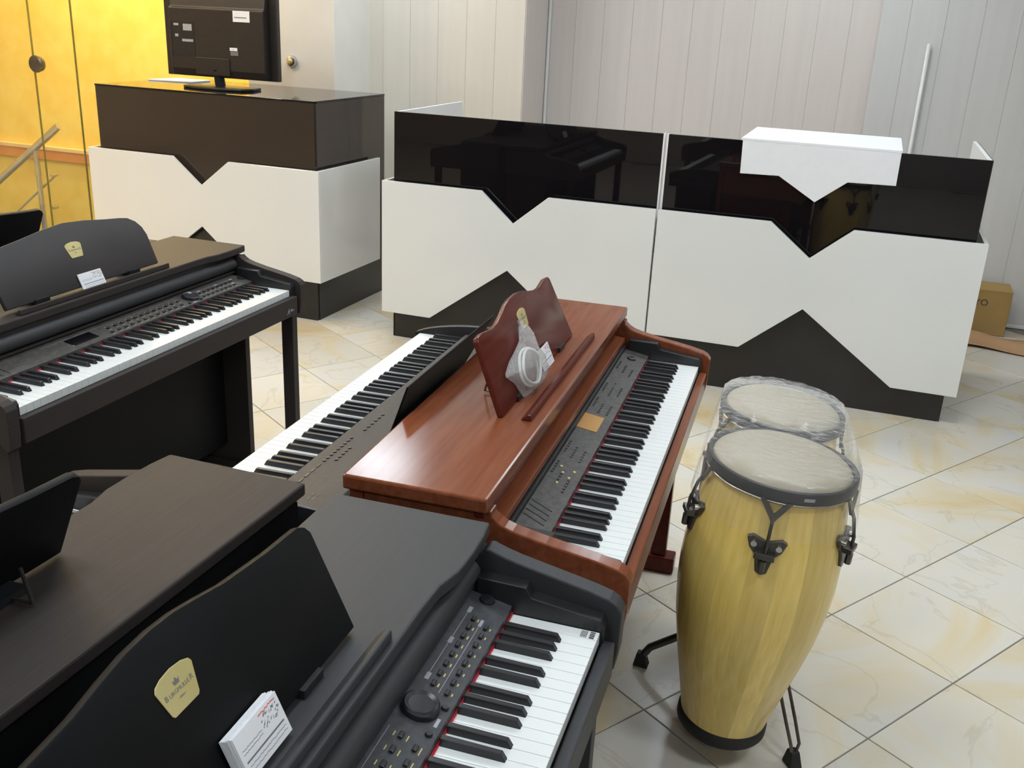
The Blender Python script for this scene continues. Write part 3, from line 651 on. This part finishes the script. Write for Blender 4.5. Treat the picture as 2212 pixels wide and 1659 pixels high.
for a in (0, 1):
    for b in (0, 1): son('button', MB().box(-.006, .006, -.0012, .0012, 0, .0006).mesh('button', M_BTN), 1.165 - a * .02, .240 + b * .012)
th = R(25); sn, cs = math.sin(th), math.cos(th)
def sdp(s, h, tt): return (s, .266 + h * sn + tt * cs, SZ + .032 + h * cs - tt * sn)
MB().prism([(.40, 0), (.84, 0), (.872, .085), (.905, .168), (.33, .176), (.365, .085)], lambda s, h: sdp(s, h, 0), lambda s, h: sdp(s, h, .004)).build('music_rest', M_DESK, t, bevel=0.001, seg=1)
MB().box(.42, .82, .262, .29, SZ + .012, SZ + .034).build('rest_socket', M_BLK, t, bevel=0.002)
for x0, x1 in ((.02, .05), (L - .05, L - .02)):
    MB().box(x0, x1, .03, .27, .03, SZ - .085).build('side_panel', M_BLK, t)
    MB().box(x0 - .01, x1 + .01, -.02, .29, .0015, .03).build('foot', M_BLK, t, bevel=0.004)
MB().box(.05, L - .05, .20, .215, .35, SZ - .12).build('modesty_panel', M_BLK, t)

# ------------------------------------------------------------------ business cards, bag
def cards(parent_yaw, o, s0, s1, h1, b0, z0, th_deg, n, label, tk=.0018, fan=0.0):
    """cards stand on the lid, leaning on the desk; card i sits in front of card i-1"""
    a = R(parent_yaw); u = Vector((math.cos(a), math.sin(a), 0)); bv = Vector((-math.sin(a), math.cos(a), 0))
    t = thing('business_cards' if n > 1 else 'business_card', Vector(o) + u * ((s0 + s1) / 2) + bv * b0 + Vector((0, 0, z0)), parent_yaw, label, 'business cards' if n > 1 else 'business card')
    th = R(th_deg); sn, cs = math.sin(th), math.cos(th); hw = (s1 - s0) / 2
    def q(x, h, tt): return (x, h * sn - tt * cs, h * cs + tt * sn + .0004)
    for i in range(n):
        j = random.uniform(-.0012, .0012); k = random.uniform(-.0008, .0008)
        f_ = fan * i / max(1, n - 1)
        p = MB().prism([(-hw + j, .0 + abs(k)), (hw + j, .0 + abs(k)), (hw + j, h1 + k - f_), (-hw + j, h1 + k - f_)], lambda x, h: q(x, h, i * tk), lambda x, h: q(x, h, (i + .86) * tk))
        c = p.build('card', M_CARD, t)
    ft = (n - 1 + .87) * tk; H_ = h1 - fan
    def pr(mat, shapes):
        mb = MB()
        for sh in shapes: mb.add([q(x, h, ft + .0001) for x, h in sh], [tuple(range(len(sh)))])
        mb.build('print', mat, c)
    def wav(x0, x1, h, w=.0009, n_=14, amp=.0012, seed=1):
        rr = random.Random(seed); out = []; pts = [(x0 + (x1 - x0) * k / n_, h + rr.uniform(-amp, amp)) for k in range(n_ + 1)]
        for (a0, c0), (a1, c1) in zip(pts, pts[1:]): out.append([(a0, c0), (a1, c1), (a1, c1 + w), (a0, c0 + w)])
        return out
    pr(M_INKR, wav(hw * .1, hw * .9, H_ * .88, .0013, 16, .0011, 3))
    il = []
    rr = random.Random(5)
    for k in range(26):
        x = hw * .12 + rr.random() * hw * .75; h = H_ * (.52 + .28 * rr.random()); il.append([(x, h), (x + .0012, h), (x + .003 + .004 * rr.random(), h + .006 * rr.random()), (x + .001, h + .002)])
    pr(M_INKG, il + [[(-hw * .85, H_ * .33), (hw * .9, H_ * .33), (hw * .9, H_ * .37), (-hw * .85, H_ * .37)]])
    pr(M_INK, wav(-hw * .85, hw * .05, H_ * .60, .0006, 22, .0007, 8) + wav(-hw * .85, hw * .05, H_ * .52, .0006, 22, .0007, 9) + wav(-hw * .8, hw * .9, H_ * .23, .0006, 40, .0007, 10) + wav(-hw * .8, hw * .9, H_ * .13, .0006, 40, .0007, 11))
    return t
cards(73.6, (-.18376, .18509, 0), .624, .714, .055, .2835, zlN, 24, 11, 'thick stack of white printed business cards leaning on the black desk', tk=.0016)
cards(74.2, (.21578, 1.59026, 0), .618, .712, .054, .3185, zlB, 24, 2, 'white business cards leaning on the cherry brown desk beside the bag', tk=.001)
cards(71.6, (-1.17917, 2.1791, 0), .552, .646, .050, .276, zlL, 24, 3, 'white business cards leaning on the dark rosewood desk', tk=.001)

# clear bag with coiled cable, leaning on the cherry desk
ca = R(74.2); bu = Vector((math.cos(ca), math.sin(ca), 0)); bbv = Vector((-math.sin(ca), math.cos(ca), 0))
bo = Vector((.21578, 1.59026, 0)) + bu * .49 + bbv * .318 + Vector((0, 0, zlB))
t = thing('plastic_bag', bo, 74.2, 'knotted clear plastic bag with a coiled white cable on the cherry desk', 'plastic bag')
th = R(24); sn, cs = math.sin(th), math.cos(th)
def bq(x, h, tt): return (x, h * sn - tt * cs, h * cs + tt * sn + .001)
out = [(-.065, .004), (.02, .0), (.085, .012), (.105, .006), (.098, .030), (.100, .055), (.075, .085), (.05, .105), (.066, .122), (.075, .140), (.060, .138), (.035, .112), (-.01, .102), (-.07, .092), (-.115, .078), (-.118, .070), (-.085, .045)]
cx_, ch_ = .0, .052
bm_ = MB(); n_ = len(out); rings = ((1.0, .004), (.93, .020), (.72, .034), (.4, .040))
V_ = []
for sc_, dp_ in rings: V_ += [bq(cx_ + (x - cx_) * sc_, ch_ + (h - ch_) * sc_, .004 + dp_ + random.uniform(-.002, .002)) for x, h in out]
V_.append(bq(cx_, ch_, .046)); bk_ = len(V_); V_ += [bq(x, h, .003) for x, h in out]
F_ = []
for r_ in range(len(rings) - 1):
    for k in range(n_): F_.append((r_ * n_ + k, r_ * n_ + (k + 1) % n_, (r_ + 1) * n_ + (k + 1) % n_, (r_ + 1) * n_ + k))
for k in range(n_): F_.append(((len(rings) - 1) * n_ + k, (len(rings) - 1) * n_ + (k + 1) % n_, len(rings) * n_)); F_.append((k, bk_ + k, bk_ + (k + 1) % n_, (k + 1) % n_))
F_.append(tuple(bk_ + k for k in range(n_)))
bm_.add(V_, F_).build('bag_film', M_BAG, t, smooth=50)
coil = MB()
for k in range(2):
    pts = [bq(.012 + (.064 - .005 * k) * math.cos(a) + .004 * math.sin(3 * a + k), .050 + (.043 - .003 * k) * math.sin(a), .012 + .008 * k) for a in [2 * math.pi * i / 40 for i in range(41)]]
    coil.tube(pts, .0036, 8)
coil.build('cable_coil', M_CABLE, t, smooth=50)
MB().tube([bq(.062, .122, .008), bq(.066, .130, .008), bq(.075, .150, .009)], [.006, .004, .009], 8).build('knot', M_BAG, t, smooth=50)

# ------------------------------------------------------------------ congas
def conga(head, base, rh, label, lug_a, group=None):
    head = Vector(head); base = Vector(base); ax = (head - base); H_ = ax.length; q = Vector((0, 0, 1)).rotation_difference(ax.normalized())
    t = thing('conga_drum', base, 0, label, 'drum', group); t.rotation_mode = 'QUATERNION'; t.rotation_quaternion = q
    k = rh / .150
    prof = [(.100, .018), (.108, .06), (.124, .13), (.145, .22), (.163, .31), (.173, .39), (.1765, .45), (.175, .51), (.169, .58), (.160, .64), (.150, .70), (.146, .722)]
    prof = [(r * k, z * H_ / .745) for r, z in prof]
    NS = 18; a1 = 2 * math.pi / NS
    sv = MB().lathe(prof, 4, a0=0, a1=a1).mesh('stave', M_STAVE, smooth=60)
    for i in range(NS): link('stave', sv, t, None, i * a1 + .1)
    sh = MB().lathe([(r - .009, z) for r, z in prof], 48).build('inner_shell', M_STAVE, t, smooth=60)
    MB().lathe([(.092 * k, 0), (.104 * k, 0), (.108 * k, .006), (.108 * k, .026), (.1035 * k, .034), (.094 * k, .034), (.092 * k, 0)], 48).build('base_ring', M_RUB, t, smooth=40)
    z = H_
    MB().lathe([(0, z + .003), (.12 * k, z + .0015), (.137 * k, z - .002), (.148 * k, z - .010), (.155 * k, z - .022), (.153 * k, z - .03)], 64).build('drum_head', M_SKIN, t, smooth=50)
    rim = MB().lathe([(.154 * k, z - .012), (.159 * k, z - .008), (.164 * k, z - .010), (.1655 * k, z - .022), (.1645 * k, z - .034), (.156 * k, z - .036), (.154 * k, z - .012)], 64).build('rim', M_BLK, t, smooth=40)
    MB().lathe([(.155 * k, z - .036), (.1615 * k, z - .0365), (.163 * k, z - .0395), (.1605 * k, z - .0425), (.155 * k, z - .042)], 64).build('rim_bead', M_CHROME, rim, smooth=60)
    for i in range(5):
        a = lug_a + i * 2 * math.pi / 5; h = bpy.data.objects.new('lug_tmp', None)
        c_, s_ = math.cos(a), math.sin(a)
        def P(tang, rad, zz): return (rad * c_ - tang * s_, rad * s_ + tang * c_, zz)
        def rbody(zz):
            for (r0, z0_), (r1, z1_) in zip(prof, prof[1:]):
                if z0_ <= zz <= z1_: return r0 + (r1 - r0) * (zz - z0_) / (z1_ - z0_)
            return prof[-1][0]
        # V claw under the rim
        zc = z - .034
        cl = MB().add([P(-.034, .1655 * k, zc), P(-.022, .166 * k, zc), P(.0, .169 * k, zc - .030), P(.022, .166 * k, zc), P(.034, .1655 * k, zc), P(.004, .171 * k, zc - .045), P(-.004, .171 * k, zc - .045),
                       P(-.034, .1605 * k, zc), P(-.022, .160 * k, zc), P(.0, .163 * k, zc - .030), P(.022, .160 * k, zc), P(.034, .1605 * k, zc), P(.004, .165 * k, zc - .045), P(-.004, .165 * k, zc - .045)],
                      [(0, 1, 2, 6), (2, 3, 4, 5), (2, 5, 6), (13, 9, 8, 7), (12, 11, 10, 9), (13, 12, 9), (0, 7, 8, 1), (1, 8, 9, 2), (2, 9, 10, 3), (3, 10, 11, 4), (4, 11, 12, 5), (5, 12, 13, 6), (6, 13, 7, 0)])
        cl.build('rim_claw', M_DKST, t)
        zl_ = z - .155; rl = rbody(zl_) + .004
        rr_ = MB().tube([P(0, .169 * k, zc - .036), P(0, .176 * k, zc - .050), P(0, max(rl + .012, .175 * k), zc - .085), P(0, rl + .014, zl_ + .03), P(0, rl + .015, zl_ - .035)], .0040, 8)
        rr_.build('tension_rod', M_DKST, t, smooth=50)
        sp = [(-.042, .030), (-.030, .036), (0, .026), (.030, .036), (.042, .030), (.034, .008), (.022, -.004), (.017, -.020), (.012, -.044), (0, -.050), (-.012, -.044), (-.017, -.020), (-.022, -.004), (-.034, .008)]
        pl_ = MB().prism(sp, lambda x, y: P(x, rbody(zl_ + y) - .003, zl_ + y), lambda x, y: P(x, rbody(zl_ + y) + .006, zl_ + y)).build('side_plate', M_DKST, t, bevel=0.002)
        MB().prism([(-.022, -.006), (.022, -.006), (.020, .008), (-.020, .008)], lambda x, y: P(x, rl - .004, zl_ + y), lambda x, y: P(x, rl + .022, zl_ + y)).build('lug_bridge', M_DKST, pl_, bevel=0.002)
        MB().tube([P(0, rl + .015, zl_ - .010), P(0, rl + .015, zl_ - .036)], .0075, 6).build('lug_nut', M_DKST, pl_)
        for x in (-.026, .026):
            MB().tube([P(x, rl - .004, zl_ + .020), P(x, rl + .008, zl_ + .020)], .0065, 12).build('bolt', M_CHROME, pl_, smooth=40)
    # maker's sticker on the rim
    a = lug_a + .32; MB().lathe([(.1662 * k, z - .026), (.1668 * k, z - .018)], 4, a0=a, a1=a + .14).build('rim_sticker', M_LBL, t)
    return t, q, H_
H1 = Vector((.603, 1.985, .800)); BS1 = Vector((.552, 2.000, .075))
conga(H1, BS1, .150, 'varnished wooden conga drum with full body showing, clear wrapped beside the cherry piano', R(-106), group='pair of clear wrapped congas')
H2 = Vector((.7005, 2.375, .774)); BS2 = Vector((.655, 2.398, .045))
conga(H2, BS2, .143, 'wooden conga drum standing between the other drum and the counter', R(-96), group='pair of clear wrapped congas')

# stand
t = thing('conga_stand', (.622, 2.197, 0), 0, 'dark steel double conga stand with rubber feet on the marble floor', 'drum stand')
C0 = Vector((.0, .0, .27))
MB().tube([C0, C0 + Vector((0, 0, .16))], .016, 12).build('hub', M_DKST, t, smooth=40)
MB().tube([C0 + Vector((-.09, .01, .05)), C0 + Vector((.09, -.01, .05))], .009, 10).build('cross_bar', M_DKST, t, smooth=40)
def foot(x, y, yaw):
    o = MB().add([(-.017, -.02, .0012), (.017, -.02, .0012), (.015, .022, .0012), (-.015, .022, .0012), (-.012, -.008, .042), (.012, -.008, .042), (.011, .014, .042), (-.011, .014, .042)],
             [(3,2,1,0),(4,5,6,7),(0,1,5,4),(1,2,6,5),(2,3,7,6),(3,0,4,7)]).build('rubber_foot', M_RUB, t, bevel=0.003)
    o.location = (x, y, 0); o.rotation_euler = (0, 0, yaw)
f1 = Vector((.102, -.255, 0)); f2 = Vector((-.225, .115, 0)); f3 = Vector((.16, .38, 0))
foot(f1.x, f1.y, R(20)); foot(f2.x, f2.y, R(70)); foot(f3.x, f3.y, R(-20))
d = Vector((.9, .45, 0)).normalized() * .014
MB().tube([f1 + Vector((0, 0, .03)) - d * .3, f1 + Vector((0, 0, .06)) - d * .9, f1 + Vector((-.012, .025, .11)) - d, f1 + Vector((-.05, .115, .27)) - d], .0042, 8).tube(
    [f1 + Vector((0, 0, .03)) + d * .3, f1 + Vector((0, 0, .06)) + d * .9, f1 + Vector((-.012, .025, .11)) + d, f1 + Vector((-.05, .115, .27)) + d], .0042, 8).tube(
    [f1 + Vector((-.05, .115, .27)) - d * 1.3, f1 + Vector((-.05, .115, .27)) + d * 1.3], .005, 8).tube([f1 + Vector((-.05, .115, .27)), Vector((0, 0, .31))], .007, 8).build('leg', M_DKST, t, smooth=40)
MB().tube([f2 + Vector((0, 0, .03)), f2 + Vector((.018, -.008, .065)), f2 + Vector((.12, -.06, .16)), Vector((0, 0, .31))], .011, 10).build('leg', M_DKST, t, smooth=40)
MB().tube([f3 + Vector((0, 0, .03)), f3 + Vector((-.01, -.02, .065)), f3 + Vector((-.05, -.12, .17)), Vector((0, 0, .31))], .011, 10).build('leg', M_DKST, t, smooth=40)

# stretch wrap pulled over both heads
bm = bmesh.new()
def ring(head, base, r, dz, n=44):
    ax = (head - base).normalized(); q = Vector((0, 0, 1)).rotation_difference(ax)
    for k in range(n):
        a = 2 * math.pi * k / n; bm.verts.new(head + q @ Vector((r * math.cos(a), r * math.sin(a), dz)))
ring(H1, BS1, .166, .005); ring(H1, BS1, .171, -.03); ring(H2, BS2, .157, .010); ring(H2, BS2, .162, -.03); ring(H1, BS1, .184, -.115); ring(H2, BS2, .173, -.10)
res = bmesh.ops.convex_hull(bm, input=bm.verts)
bmesh.ops.delete(bm, geom=[v for v in bm.verts if not v.link_faces], context='VERTS')
bmesh.ops.recalc_face_normals(bm, faces=bm.faces)
bmesh.ops.delete(bm, geom=[f for f in bm.faces if f.normal.z < -.6], context='FACES_ONLY')
bmesh.ops.triangulate(bm, faces=bm.faces)
for _ in range(2): bmesh.ops.subdivide_edges(bm, edges=[e for e in bm.edges if e.calc_length() > .02], cuts=1, use_grid_fill=False)
bmesh.ops.triangulate(bm, faces=bm.faces)
rr = random.Random(4)
for v in bm.verts:
    v.co.z += .0012 * rr.uniform(-1, 1); v.co.x += .001 * rr.uniform(-1, 1)
me = bpy.data.meshes.new('stretch_wrap'); bm.to_mesh(me); bm.free()
for p in me.polygons: p.use_smooth = True
me.materials.append(M_WRAP)
tag(link('stretch_wrap', me), 'clear stretch film pulled tight over both conga heads', 'plastic wrap')
